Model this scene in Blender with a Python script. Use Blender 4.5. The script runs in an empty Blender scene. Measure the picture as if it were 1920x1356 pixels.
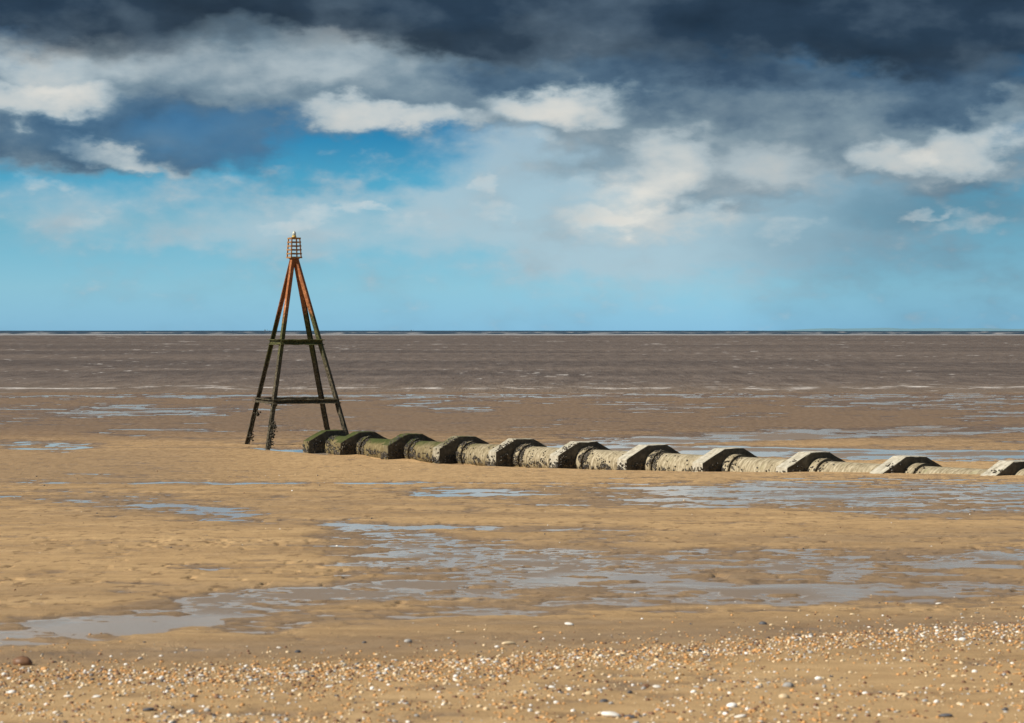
import bpy, bmesh, math, random
import numpy as np
from mathutils import Vector, Matrix

SC = bpy.context.scene
COL = SC.collection
rng = np.random.default_rng(7)
random.seed(7)
R = math.radians

# ---------------------------------------------------------------- camera
F = 4000.0                    # focal length in photograph pixels (1920 wide)
CAMZ = 4.30                   # eye height above the sea
cam_d = bpy.data.cameras.new('camera')
cam = bpy.data.objects.new('camera', cam_d)
COL.objects.link(cam)
SC.camera = cam
cam.location = (0, 0, CAMZ)
cam.rotation_euler = (R(90), 0, 0)
cam_d.sensor_width = 36
cam_d.lens = 36 * F / 1920
cam_d.shift_y = -58.0 / 1920
cam_d.clip_start = 0.1
cam_d.clip_end = 200000
cam_d.dof.use_dof = True
cam_d.dof.focus_distance = 52
cam_d.dof.aperture_fstop = 9.5

# ---------------------------------------------------------------- sun, view
SUN_EL = 39.0
SUN_H = Vector((-0.93, -0.36)).normalized()        # towards the sun, on plan
sun_vec = Vector((SUN_H.x * math.cos(R(SUN_EL)), SUN_H.y * math.cos(R(SUN_EL)), math.sin(R(SUN_EL))))
sl = bpy.data.lights.new('sun', 'SUN')
sl.energy = 5.0
sl.angle = R(0.55)
sl.color = (1.0, 0.92, 0.80)
so = bpy.data.objects.new('sun', sl)
COL.objects.link(so)
so.location = (-40, -15, 40)
so.rotation_euler = (-sun_vec).to_track_quat('-Z', 'Y').to_euler()
SC.view_settings.view_transform = 'Standard'
SC.view_settings.look = 'None'
SC.view_settings.exposure = 0.3                      # exposed for the sand, as the photograph is
SC.view_settings.gamma = 1
SC.view_settings.use_curve_mapping = False
SC.cycles.use_denoising = True
SC.cycles.max_bounces = 6


def lin(r, g, b):
    f = lambda c: (c / 255 / 12.92) if c / 255 <= 0.04045 else ((c / 255 + 0.055) / 1.055) ** 2.4
    return (f(r), f(g), f(b), 1.0)


# ---------------------------------------------------------------- node helper
class Tree:
    """Small wrapper that lets node graphs be written as expressions."""
    def __init__(self, nt):
        self.nt = nt
        nt.nodes.clear()

    def new(self, kind, **props):
        n = self.nt.nodes.new(kind)
        for k, v in props.items():
            setattr(n, k, v)
        return n

    def put(self, sock, v):
        if isinstance(v, S):
            self.nt.links.new(v.s, sock)
        elif isinstance(v, bpy.types.NodeSocket):
            self.nt.links.new(v, sock)
        elif v is not None:
            sock.default_value = v

    def math(self, op, a, b=None, c=None, clamp=False):
        n = self.new('ShaderNodeMath', operation=op, use_clamp=clamp)
        for i, v in enumerate((a, b, c)):
            self.put(n.inputs[i], v)
        return S(self, n.outputs[0])

    def vec(self, op, a, b=None, c=None):
        n = self.new('ShaderNodeVectorMath', operation=op)
        self.put(n.inputs[0], a)
        if b is not None:
            self.put(n.inputs['Scale'] if op == 'SCALE' else n.inputs[1], b)
        if c is not None:
            self.put(n.inputs[2], c)
        return S(self, n.outputs['Value'] if op in ('LENGTH', 'DOT_PRODUCT', 'DISTANCE') else n.outputs[0])

    def xyz(self, x=0.0, y=0.0, z=0.0):
        n = self.new('ShaderNodeCombineXYZ')
        for i, v in enumerate((x, y, z)):
            self.put(n.inputs[i], v)
        return S(self, n.outputs[0])

    def sep(self, v):
        n = self.new('ShaderNodeSeparateXYZ')
        self.put(n.inputs[0], v)
        return [S(self, o) for o in n.outputs]

    def noise(self, v, scale=1.0, detail=4.0, rough=0.5, lac=2.0, dist=0.0, color=False):
        n = self.new('ShaderNodeTexNoise')
        self.put(n.inputs['Vector'], v)
        for k, x in (('Scale', scale), ('Detail', detail), ('Roughness', rough), ('Lacunarity', lac), ('Distortion', dist)):
            n.inputs[k].default_value = x
        return S(self, n.outputs['Color' if color else 'Fac'])

    def ss(self, v, a, b, lo=0.0, hi=1.0, kind='SMOOTHSTEP'):
        n = self.new('ShaderNodeMapRange', interpolation_type=kind)
        n.clamp = True
        self.put(n.inputs[0], v)
        for i, x in enumerate((a, b, lo, hi)):
            self.put(n.inputs[1 + i], x)
        return S(self, n.outputs[0])

    def mix(self, f, a, b, mode='MIX'):
        n = self.new('ShaderNodeMix', data_type='RGBA', blend_type=mode)
        n.clamp_factor = True
        self.put(n.inputs[0], f)
        self.put(n.inputs[6], a)
        self.put(n.inputs[7], b)
        return S(self, n.outputs[2])

    def ramp(self, f, stops):
        n = self.new('ShaderNodeValToRGB')
        e = n.color_ramp.elements
        while len(e) < len(stops):
            e.new(0.5)
        for el, (p, c) in zip(e, stops):
            el.position = p
            el.color = c if len(c) == 4 else (*c, 1)
        self.put(n.inputs[0], f)
        return S(self, n.outputs[0])


class S:
    def __init__(self, t, s):
        self.t, self.s = t, s
    def __add__(self, o): return self.t.math('ADD', self, o)
    def __sub__(self, o): return self.t.math('SUBTRACT', self, o)
    def __rsub__(self, o): return self.t.math('SUBTRACT', o, self)
    def __mul__(self, o): return self.t.math('MULTIPLY', self, o)
    def __truediv__(self, o): return self.t.math('DIVIDE', self, o)
    def mx(self, o): return self.t.math('MAXIMUM', self, o)
    def mn(self, o): return self.t.math('MINIMUM', self, o)
    __radd__ = __add__
    __rmul__ = __mul__


# ---------------------------------------------------------------- sky
world = bpy.data.worlds.new("World")
SC.world = world
world.use_nodes = True
T = Tree(world.node_tree)
SKY_K = 0.1
sky = T.new('ShaderNodeTexSky', sky_type='NISHITA', sun_disc=False)
sky.sun_elevation = R(SUN_EL)
sky.sun_rotation = math.atan2(SUN_H.x, SUN_H.y)
sky.dust_density = 0.3
sky.ozone_density = 3.0
sky.altitude = 0
D = S(T, T.new('ShaderNodeTexCoord').outputs['Generated'])
dx, dy, dz = T.sep(D)
az = T.math('ARCTAN2', dx, dy) * 1000.0                       # milliradians east of the view axis
el = T.math('ARCSINE', dz) * 1000.0                           # milliradians above the horizon
# noise fields live on the sky sphere, flattened like cloud banks seen low down
nv = T.vec('MULTIPLY', D, (1.0, 1.0, 1.9))
warp1 = T.noise(nv, 16.0, 3.0, 0.5, color=True)
warp2 = T.noise(nv, 70.0, 4.0, 0.55, color=True)
P0 = T.xyz(az, el, 0.0)
w1 = T.vec('MULTIPLY', T.vec('SUBTRACT', warp1, (0.5, 0.5, 0.5)), (60.0, 26.0, 0.0))
w2 = T.vec('MULTIPLY', T.vec('SUBTRACT', warp2, (0.5, 0.5, 0.5)), (26.0, 15.0, 0.0))
PX, PY, _ = T.sep(T.vec('ADD', T.vec('ADD', P0, w1), w2))
nbig = T.noise(nv, 9.0, 6.0, 0.5)
nmid = T.noise(nv, 26.0, 5.0, 0.5)
nfin = T.noise(T.vec('ADD', nv, (3.1, 1.7, 0.4)), 80.0, 4.0, 0.5)


def mr(px, py):
    return math.atan((px - 960) / F) * 1000, math.atan((620 - py) / F) * 1000


def blobs(spec, start=None):
    """Sum of soft elliptical cloud masses at (x, y, half width, half height, weight[, tilt])."""
    acc = start
    for b in spec:
        px, py, sx, sy, wt = b[:5]
        a, e = mr(px, py)
        x = PX if acc is None else T.math('MULTIPLY_ADD', acc, 1e-7, PX)      # chained so that few values are live at once
        u = T.math('MULTIPLY_ADD', x, 4.0 / sx, -a * 4.0 / sx)
        v = T.math('MULTIPLY_ADD', PY, 4.0 / sy, -e * 4.0 / sy)
        if len(b) > 5:
            v = T.math('MULTIPLY_ADD', x, math.tan(R(b[5])) * -4.0 / sy, v + a * math.tan(R(b[5])) * 4.0 / sy)
        d = T.math('MULTIPLY_ADD', u, u, v * v)
        acc = T.math('MULTIPLY_ADD', T.ss(d, 1.0, 0.0), wt, 0.0 if acc is None else acc)
    return acc


BASE = S(T, sky.outputs[0])
tint = T.ramp(el / 200.0, [
    (0.00, (0.46, 1.00, 1.85)), (0.10, (0.48, 0.95, 1.50)), (0.25, (0.33, 0.77, 1.08)), (0.36, (0.19, 0.68, 0.98)),
    (0.48, (0.05, 0.42, 0.72)), (1.0, (0.12, 0.36, 0.66))])
blue = T.mix(1.0, BASE, tint, 'MULTIPLY')


def sc(r, g, b):
    c = lin(r, g, b)
    return (c[0] / SKY_K, c[1] / SKY_K, c[2] / SKY_K, 1)


# thin pale scud in the low blue
scud_n = nmid * 0.55 + nfin * 0.45
scud_f = blobs([
    (270, 420, 330, 70, .30), (700, 395, 260, 75, .34), (1000, 330, 220, 150, .25), (1010, 430, 500, 60, .2), (130, 345, 260, 45, .20),
    (700, 330, 420, 60, .18), (820, 420, 140, 60, .15), (1450, 450, 420, 60, .2), (1800, 440, 260, 60, .28), (380, 480, 300, 40, .12),
    (1000, 500, 500, 90, .12), (1560, 560, 300, 60, .06), (320, 340, 300, 60, .15), (600, 480, 900, 60, .07)])
scud_a = T.ss(scud_f * 0.8 + (scud_n - 0.5) * 1.9, 0.12, 0.80)
c1 = T.mix(scud_a * 0.52, blue, sc(192, 208, 216))
# soft veil: pale over the centre, greyer towards the right
veil_f = blobs([(1280, 330, 560, 260, .85), (1010, 330, 330, 170, .45), (1000, 430, 700, 110, .40), (1700, 400, 520, 200, .50), (700, 420, 460, 90, .40), (330, 400, 420, 90, .42),
                (60, 400, 240, 120, .30), (1500, 250, 500, 160, .5), (1200, 520, 800, 100, .22), (300, 500, 420, 70, .16)])
veil_a = T.ss(veil_f + (nmid - 0.5) * 0.85 + (nfin - 0.5) * 0.55, 0.0, 1.05)
c1 = T.mix(veil_a * 0.78, c1, T.mix(T.ss(az, 60.0, 230.0), sc(178, 200, 210), sc(136, 164, 180)))
c1 = T.mix(blobs([(1900, 500, 620, 300, .34), (1750, 400, 300, 60, .22)]), c1, sc(70, 122, 148))
# a few brighter puffs
puff_f = blobs([(912, 338, 34, 34, .8), (925, 400, 60, 26, .5), (630, 398, 80, 26, .7), (560, 412, 60, 22, .5), (706, 385, 46, 12, .8), (1022, 258, 50, 24, .7), (60, 345, 60, 30, .5),
                (175, 425, 70, 26, .4), (785, 410, 40, 40, .45), (150, 350, 70, 24, .35), (1715, 408, 60, 14, .6), (1820, 430, 120, 40, .5), (1490, 440, 70, 30, .45)])
puff_a = T.ss(puff_f + (nfin - 0.5) * 1.5 + (nmid - 0.5) * 0.6, 0.10, 1.05)
c1 = T.mix(puff_a * 0.55, c1, sc(208, 218, 220))
# grey-white deck
deck_band = T.ss(el, 62.0, 112.0, 0.0, 0.50) * T.ss(T.math('ABSOLUTE', az), 215.0, 300.0, 0.0, 1.0)
deck_f = deck_band + blobs([
    (60, 150, 300, 170, .75), (330, 150, 420, 130, .75), (760, 130, 480, 130, .95), (160, 250, 420, 110, .65), (-60, 290, 260, 80, .5),
    (380, 285, 230, 62, .70), (1130, 170, 420, 120, .8), (1300, 240, 330, 160, .70), (1230, 340, 290, 110, .70), (1150, 430, 300, 42, .50),
    (1560, 200, 420, 160, .9), (1800, 220, 330, 170, .9), (1800, 320, 220, 80, .55), (1480, 310, 170, 90, .55), (730, 225, 240, 50, .6),
    (980, 120, 420, 120, .6), (480, 180, 420, 120, .5), (420, 40, 360, 110, .9), (1330, 380, 260, 100, .35), (230, 290, 180, 45, .45)])
deck_a = T.ss(deck_f + (nmid - 0.5) * 1.1 + (nfin - 0.5) * 0.4, 0.10, 1.15)
lit = blobs([
    (60, 200, 230, 42, .62), (130, 130, 170, 80, .30), (215, 293, 125, 34, .80, -14), (60, 120, 120, 90, .25), (400, 150, 140, 60, .12),
    (720, 222, 210, 38, .72), (1040, 188, 190, 52, .78), (570, 110, 170, 90, .24), (680, 130, 240, 90, .14), (1240, 315, 150, 90, .46),
    (1230, 430, 300, 40, .62), (1100, 390, 200, 50, .55), (1180, 370, 180, 60, .30), (1690, 295, 110, 42, .52), (1830, 290, 110, 60, .55), (1480, 320, 130, 60, .30),
    (1900, 220, 60, 70, .35), (1620, 160, 120, 80, .20), (1500, 200, 120, 60, .14), (1240, 240, 130, 60, .15), (1340, 300, 200, 100, .18),
    (470, 195, 80, 40, .14), (250, 130, 140, 60, .10)])
dim = blobs([
    (330, 265, 330, 75, .34), (420, 285, 220, 62, .30), (60, 270, 220, 50, .30), (900, 165, 240, 50, .06), (1400, 185, 300, 70, .16),
    (1520, 125, 330, 70, .30), (1180, 128, 420, 56, .16), (1350, 175, 300, 70, .15), (1780, 165, 330, 80, .24), (1860, 120, 200, 70, .2), (1450, 260, 120, 90, .08), (1830, 190, 220, 70, .16), (620, 190, 200, 34, .10), (1850, 370, 200, 30, .3), (330, 205, 200, 40, .12),
    (1100, 120, 400, 50, .22), (700, 240, 500, 30, .05)])
bright = 0.41 + lit * 0.60 - dim * 0.62 + (nmid - 0.5) * 0.52 + (nfin - 0.5) * 0.26
deck_c = T.ramp(bright, [
    (0.0, sc(54, 78, 102)), (0.20, sc(84, 109, 130)), (0.42, sc(126, 147, 160)), (0.64, sc(176, 190, 196)), (0.95, sc(226, 225, 218))])
deck_c = T.mix(blobs([(440, 275, 220, 75, .70), (250, 250, 300, 60, .30), (560, 250, 60, 50, .3)]) * T.ss(bright, 0.75, 0.4), deck_c, T.mix(nmid, sc(50, 106, 150), sc(98, 142, 174)))
c2 = T.mix(deck_a * 0.96, c1, deck_c)
# storm cloud along the top of the view and beyond
storm_f = T.ss(el, 118.0, 170.0, 0.0, 1.0) + blobs([
    (200, 5, 300, 75, .75), (200, 50, 300, 95, .80), (560, 70, 160, 50, .25), (560, 0, 220, 75, .75), (820, 20, 330, 95, .9), (1040, 25, 330, 110, .85), (1280, 50, 330, 100, .7), (960, 90, 220, 50, .18),
    (1700, 40, 420, 110, .9), (1800, 95, 330, 70, .55), (1480, 95, 380, 80, .30), (-80, 0, 200, 70, .5), (2050, 120, 240, 130, .5), (900, -40, 1700, 90, .9)])
storm_a = T.ss(storm_f + (nbig - 0.5) * 0.4 + (nmid - 0.5) * 0.9 + (nfin - 0.5) * 0.3, -0.15, 1.35)
storm_c = T.ramp(nbig * 0.5 + nmid * 0.5 + T.ss(el, 150.0, 420.0, 0.0, 0.16), [
    (0.36, sc(34, 48, 62)), (0.50, sc(45, 62, 79)), (0.64, sc(80, 98, 114)), (0.80, sc(140, 152, 162))])
c3 = T.mix(storm_a * 0.97, c2, storm_c)
# below the horizon: plain far-sea tone
c4 = T.mix(T.ss(el, -2.0, -30.0), c3, sc(92, 92, 92))
bg = T.new('ShaderNodeBackground')
T.put(bg.inputs[0], c4)
bg.inputs[1].default_value = SKY_K / 2 ** 0.3
T.nt.links.new(bg.outputs[0], T.new('ShaderNodeOutputWorld').inputs[0])


# ---------------------------------------------------------------- shapes and bookkeeping
def tag(o, label=None, cat=None, group=None, kind=None):
    for k, v in (('label', label), ('category', cat), ('group', group), ('kind', kind)):
        if v:
            o[k] = v
    return o


def mesh_np(name, V, Fq, mat=None, smooth=True, attrs=None):
    """Mesh from numpy vertices and an (n, 3|4) face array."""
    me = bpy.data.meshes.new(name)
    V = np.asarray(V, np.float32)
    Fq = np.asarray(Fq, np.int32)
    n, k = Fq.shape
    me.vertices.add(len(V))
    me.vertices.foreach_set('co', V.ravel())
    me.loops.add(n * k)
    me.loops.foreach_set('vertex_index', Fq.ravel())
    me.polygons.add(n)
    me.polygons.foreach_set('loop_start', np.arange(0, n * k, k, dtype=np.int32))
    me.polygons.foreach_set('use_smooth', np.full(n, smooth))
    for an, av in (attrs or {}).items():
        a = me.attributes.new(an, 'FLOAT', 'POINT')
        a.data.foreach_set('value', np.asarray(av, np.float32).ravel())
    me.update(calc_edges=True)
    if mat:
        me.materials.append(mat)
    return me


def link(name, me, parent=None, loc=None):
    o = bpy.data.objects.new(name, me)
    COL.objects.link(o)
    if parent:
        o.parent = parent
    if loc is not None:
        o.location = loc
    return o


def empty(name, loc, rz=0.0):
    o = bpy.data.objects.new(name, None)
    COL.objects.link(o)
    o.location = loc
    o.rotation_euler = (0, 0, rz)
    o.empty_display_size = 0.3
    return o


def bm_mesh(name, bm, mat, smooth=False):
    bmesh.ops.recalc_face_normals(bm, faces=bm.faces)
    me = bpy.data.meshes.new(name)
    bm.to_mesh(me)
    bm.free()
    me.materials.append(mat)
    if smooth:
        me.polygons.foreach_set('use_smooth', np.full(len(me.polygons), True))
    return me


def perlin(x, y, seed):
    """Gradient noise, about -1..1."""
    x = np.asarray(x, np.float64)
    y = np.asarray(y, np.float64)
    r = np.random.default_rng(seed)
    perm = r.permutation(4096)
    ga = r.random(4096) * 2 * np.pi
    gx, gy = np.cos(ga), np.sin(ga)
    xi = np.floor(x).astype(np.int64)
    yi = np.floor(y).astype(np.int64)
    xf, yf = x - xi, y - yi
    u = xf * xf * xf * (xf * (xf * 6 - 15) + 10)
    v = yf * yf * yf * (yf * (yf * 6 - 15) + 10)

    def g(ix, iy, fx, fy):
        h = perm[(perm[ix & 4095] + iy) & 4095]
        return gx[h] * fx + gy[h] * fy
    a = g(xi, yi, xf, yf)
    b = g(xi + 1, yi, xf - 1, yf)
    c = g(xi, yi + 1, xf, yf - 1)
    d = g(xi + 1, yi + 1, xf - 1, yf - 1)
    return ((a + u * (b - a)) * (1 - v) + (c + u * (d - c)) * v) * 1.5


def fbm(x, y, seed, octs=4, gain=0.5):
    s, a, t = 0.0, 1.0, 0.0
    for i in range(octs):
        s = s + a * perlin(x * 2 ** i + 17.3 * i, y * 2 ** i - 9.1 * i, seed + i)
        t += a
        a *= gain
    return s / t


def sstep(x, a, b):
    t = np.clip((x - a) / (b - a), 0, 1)
    return t * t * (3 - 2 * t)


# ---------------------------------------------------------------- lie of the land
_Y = np.array([-60, -10, 2, 6, 10, 14, 20, 28, 36.2, 40.9, 45.7, 50.4, 55, 59, 65, 80, 110, 146, 200, 320])
_H = np.array([-1.0, 0.55, 0.92, 1.12, 1.36, 1.56, 1.80, 2.12, 2.47, 2.72, 2.95, 3.13, 3.22, 3.27, 3.34, 3.55, 3.95, 4.30, 4.75, 5.4])


def base_h(Y):
    Y = np.asarray(Y, np.float64)
    s = 0.0
    for d in (-0.06, -0.03, 0, 0.03, 0.06):
        s = s + np.interp(Y + d * np.maximum(np.abs(Y), 4), _Y, _H)
    return s / 5


_yy = np.geomspace(4.0, 190, 4000)
_py = 620 + base_h(_yy) / _yy * F


def unproject(px, py):
    """Point of the smooth beach seen at photograph pixel (px, py)."""
    Y = np.interp(-np.asarray(py, float), -_py, _yy)
    return (np.asarray(px, float) - 960) / F * Y, Y


# the pipeline's line on plan
PIPE0 = Vector((-322 * 57.5 / F, 57.5, 0))             # near front corner of the second block
STEP = Vector((98.5 * 57.5 / F, -0.0411 * 57.5, 0))    # from block to block
AX = STEP.normalized()
UX = Vector((-AX.y, AX.x, 0))                          # across the pipe, away from the camera
BLOCK_W, BLOCK_T = 1.60, 0.36
SL = STEP.length
END_K = -0.72


def z_top(k):
    return 1.55 + 0.056 * k


def ground_z(X, Y, relief=True):
    X = np.asarray(X, np.float64)
    Y = np.asarray(Y, np.float64)
    z = CAMZ - base_h(Y)
    rx, ry = X - PIPE0.x, Y - PIPE0.y
    s = (rx * AX.x + ry * AX.y) / SL
    t = rx * UX.x + ry * UX.y
    sc_ = np.exp(-((t + 0.1) / np.where(t < -0.1, 0.95, 1.6)) ** 2) * sstep(s, -2.2, -0.2) * (1 - sstep(s, 3.5, 8.0))
    z = z - (0.17 - 0.04 * np.cos(s * 6.283)) * sc_
    # low undulations of the foreshore
    far = sstep(Y, 20, 60)
    z = z + 0.05 * far * fbm(X / 14 + 3, Y / 30, 91, 2) * (1 - sstep(Y, 100, 140))
    return z


# ---------------------------------------------------------------- beach sheet and pools
px_cols = np.concatenate([-np.geomspace(26000, 420, 26), np.arange(-400, 2321, 3.0), np.geomspace(2340, 27000, 26)])
rows_y = np.concatenate([np.arange(1420, 1000, -1.15), np.arange(1000, 726, -0.9)])
Yr = np.interp(-rows_y, -_py, _yy)
Yr = np.concatenate([[-60, -40, -25, -15, -8, -4, -1, 1, 2.5, 3.5, 4.5], Yr[Yr > 5.0], np.geomspace(165, 320, 10)])
nr, nc = len(Yr), len(px_cols)
GX = (px_cols[None, :] - 960) / F * np.maximum(Yr, 6.0)[:, None]
GY = np.repeat(Yr[:, None], nc, 1)
PXg = np.repeat(px_cols[None, :], nr, 0)
PYg = np.repeat((620 + base_h(Yr) / np.maximum(Yr, 3.0) * F)[:, None], nc, 1)
PYg[Yr < 5] = 2000
base = ground_z(GX, GY)

# where water lies: broad hollows measured off the photograph, broken up by relief
pools = [  # x, y, half width, half height, weight, slope (dy/dx)
    (60, 1188, 300, 34, 1.05, -.05), (330, 1150, 330, 36, 1.05, -.12), (640, 1118, 330, 30, .95, -.05), (930, 1100, 330, 26, .85, 0),
    (820, 1040, 330, 50, .72, .05), (720, 1000, 200, 26, .55, .12), (1010, 1065, 420, 45, .75, 0), (1130, 1010, 130, 36, .45, 0),
    (880, 990, 420, 5, .85, .015), (1300, 1062, 360, 42, .78, -.02), (1620, 1055, 330, 32, .80, 0), (1880, 1050, 240, 26, .85, 0),
    (1330, 1115, 360, 34, .95, -.03), (1700, 1108, 360, 36, .95, -.02), (960, 1140, 300, 20, .7, -.03), (560, 1165, 260, 22, .65, -.03),
    (620, 1010, 60, 7, .5, .1), (840, 1205, 140, 7, .62, 0), (300, 1222, 330, 14, .50, -.02), (100, 1250, 240, 9, .45, -.03),
    (250, 945, 270, 28, .62, .06), (420, 966, 160, 20, .5, .08), (480, 906, 620, 4.5, .80, 0), (830, 925, 220, 14, .52, 0), (200, 893, 120, 6, .55, .03),
    (1250, 925, 520, 26, .58, 0), (1650, 925, 460, 40, .82, 0), (1780, 962, 330, 18, .62, 0), (1200, 948, 420, 12, .5, 0), (2050, 935, 240, 40, .8, 0),
    (140, 768, 320, 18, .60, -.02), (60, 836, 170, 13, .50, 0), (330, 806, 120, 6, .58, .03), (420, 768, 220, 10, .48, -.04), (240, 780, 300, 10, .45, -.03),
    (540, 840, 90, 5.5, 1.0, 0), (830, 766, 130, 12, .62, .03), (800, 752, 420, 6, .42, 0), (1240, 763, 170, 13, .66, .03), (1420, 780, 90, 9, .4, 0),
    (1700, 756, 330, 18, .68, 0), (1880, 780, 170, 12, .60, 0), (560, 805, 60, 4, .5, 0), (1500, 742, 1500, 6, .70, 0), (400, 744, 900, 5, .6, 0),
    (1120, 833, 330, 9, .8, -.03), (1620, 812, 470, 13, 1.15, -.022), (1330, 822, 330, 11, .95, -.025), (1700, 852, 560, 17, 1.3, .004),
    (1250, 846, 300, 12, 1.1, 0), (2100, 845, 200, 30, 1.0, 0), (900, 842, 160, 8, .8, 0), (860, 862, 60, 5, .5, .1)]
Wt = np.full(GX.shape, -0.62)
for (cx, cy, sx, sy, wt, sl_) in pools:
    d2 = ((PXg - cx) / sx) ** 2 + ((PYg - cy - (PXg - cx) * sl_) / sy) ** 2
    Wt += wt * np.where(d2 < 1, 1 - d2, 0)
Wt = np.where((PXg < -400) | (PXg > 2320), Wt + 0.35 * fbm(GX / 9, GY / 9, 5, 2), Wt)
near_n = fbm(GX / 0.85, GY / 0.62, 11, 6, 0.66)
mid_n = fbm(GX / 1.15, GY / 0.95, 23, 5, 0.70)
far_n = fbm(GX / 3.6, GY / 3.6, 37, 5, 0.72)
lane = fbm(GX / 3.0, GY / 0.9, 29, 3, 0.6)
f1, f2 = sstep(GY, 13, 24), sstep(GY, 40, 70)
N = near_n * (1 - f1) + mid_n * f1 * (1 - f2) + far_n * f2
isl = sstep(fbm(GX / 0.42, GY / 0.34, 19, 3, 0.6), 0.02, 0.5) * (1 - sstep(GY, 20, 30))
Wt = 0.42 - np.logaddexp(0, (0.42 - Wt) / 0.12) * 0.12 + 0.12 * np.log(2) * 0
brk = fbm(GX / 0.30, GY / 0.26, 21, 4, 0.65) * (1 - sstep(GY, 22, 34))
water = Wt + 0.75 * brk - 0.05 * sstep(PXg, 450, 800) * (1 - sstep(GY, 20, 30)) - 0.05 * sstep(GY, 60, 75) + 1.25 * N * np.interp(GY, [7, 12, 30, 60], [0.95, 1.05, 1.25, 1.5]) + 0.40 * lane - 0.05 - 0.75 * isl                                  # above 0: below the water level
calm = fbm(GX / 3.2, GY / 2.6, 61, 3)
# ridge-and-dimple relief of rain-pitted, wave-worked sand
amp = np.interp(GY, [0, 7, 14, 40, 100], [0.010, 0.012, 0.014, 0.022, 0.03])
rip = fbm(GX / 0.20, GY / 0.11, 71, 3, 0.55) * (1 - sstep(GY, 16, 30)) + fbm(GX / 0.8, GY / 0.6, 77, 3, 0.6) * sstep(GY, 14, 30) * 0.45
dry = 1 - sstep(water, -0.75, -0.10)
pit = sstep(fbm(GX / 0.17, GY / 0.20, 311, 2) + 0.5 * fbm(GX / 1.6, GY / 1.6, 313, 2), 0.38, 0.72) * sstep(GY, 9.5, 11.5) * (1 - 0.8 * sstep(GY, 14, 20)) * (1 - sstep(GY, 20, 27))
pit = pit + 0.8 * sstep(fbm(GX / 0.45, GY / 0.50, 317, 3), 0.25, 0.6) * sstep(GY, 22, 30) * (1 - sstep(GY, 60, 75)) * 0.2
ripgain = np.interp(GY, [0, 8.0, 9.5, 16, 24, 60], [0.6, 0.6, 1.0, 1.0, 0.6, 1.0])
sand_z = base - np.clip(water, -0.6, 0.5) * amp * 1.6 + rip * amp * 0.26 * ripgain * (0.25 + 0.75 * dry) - 0.048 * pit * dry
idx = np.arange(nr * nc).reshape(nr, nc)
quads = np.stack([idx[:-1, :-1], idx[:-1, 1:], idx[1:, 1:], idx[1:, :-1]], -1).reshape(-1, 4)


# materials --------------------------------------------------------------------
def material(name):
    m = bpy.data.materials.new(name)
    m.use_nodes = True
    t = Tree(m.node_tree)
    b = t.new('ShaderNodeBsdfPrincipled')
    out = t.new('ShaderNodeOutputMaterial')
    t.nt.links.new(b.outputs[0], out.inputs[0])
    geo = t.new('ShaderNodeNewGeometry')
    P = S(t, geo.outputs['Position'])
    Nn = S(t, geo.outputs['Normal'])
    return m, t, b, P, Nn


def attr(t, name):
    n = t.new('ShaderNodeAttribute')
    n.attribute_name = name
    return S(t, n.outputs['Fac'])


def bump(t, b, h, strength=0.5, dist=0.01, level=False):
    n = t.new('ShaderNodeBump')
    n.inputs['Strength'].default_value = strength
    n.inputs['Distance'].default_value = dist
    t.put(n.inputs['Height'], h)
    if level:                                             # standing water lies dead level, whatever the slope of its bed
        t.put(n.inputs['Normal'], t.xyz(0.0, 0.0, 1.0))
    t.nt.links.new(n.outputs[0], b.inputs['Normal'])


M_SAND, t, b, P, Nn = material('beach_sand')
wet = attr(t, 'wet')
n1 = t.noise(t.vec('MULTIPLY', P, (0.5, 1.1, 0.0)), 1.0, 5, 0.6)
n2 = t.noise(t.vec('MULTIPLY', P, (4.0, 6.0, 5.0)), 1.0, 7, 0.72)
nf = t.noise(t.vec('MULTIPLY', P, (5.5, 1.1, 0.0)), 1.0, 4, 0.7)           # ripple marks, long in depth
n3 = t.noise(P, 140.0, 3, 0.7)
sy = t.sep(P)[1]
dryc = t.ramp(n1 * 0.45 + n2 * 0.55, [(0.33, (0.35, 0.225, 0.110)), (0.5, (0.50, 0.328, 0.160)), (0.66, (0.62, 0.42, 0.215))])
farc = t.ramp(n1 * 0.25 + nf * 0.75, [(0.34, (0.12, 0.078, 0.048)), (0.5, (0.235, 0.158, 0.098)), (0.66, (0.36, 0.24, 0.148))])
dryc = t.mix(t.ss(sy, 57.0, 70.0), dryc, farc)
dryc = t.mix(t.ss(n3, 0.30, 0.75) * 0.45, dryc, t.mix(n2, (0.26, 0.15, 0.07, 1), (0.62, 0.47, 0.28, 1)))
dryc = t.mix(t.ss(nf, 0.55, 0.36) * t.ss(sy, 16.0, 30.0) * 0.40, dryc, (0.23, 0.14, 0.068, 1))
speck = t.noise(t.vec('MULTIPLY', P, (8.0, 3.2, 0.0)), 1.0, 3, 0.6)      # damp worm casts, and shade of pits put into the colour
dryc = t.mix(t.ss(speck + (n1 - 0.5) * 0.4, 0.59, 0.66) * t.ss(sy, 9.0, 11.0) * 0.65, dryc, (0.20, 0.125, 0.062, 1))
wetc = t.mix(1.0, dryc, (0.49, 0.48, 0.515, 1), 'MULTIPLY')
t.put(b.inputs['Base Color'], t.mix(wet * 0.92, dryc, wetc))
t.put(b.inputs['Roughness'], t.ss(wet, 0.3, 1.0, 0.9, 0.42))
t.put(b.inputs['Specular IOR Level'], t.ss(wet, 0.2, 1.0, 0.12, 0.42))
bump(t, b, n2 * 0.7 + n3 * 0.3, 0.9, 0.03)

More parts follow.
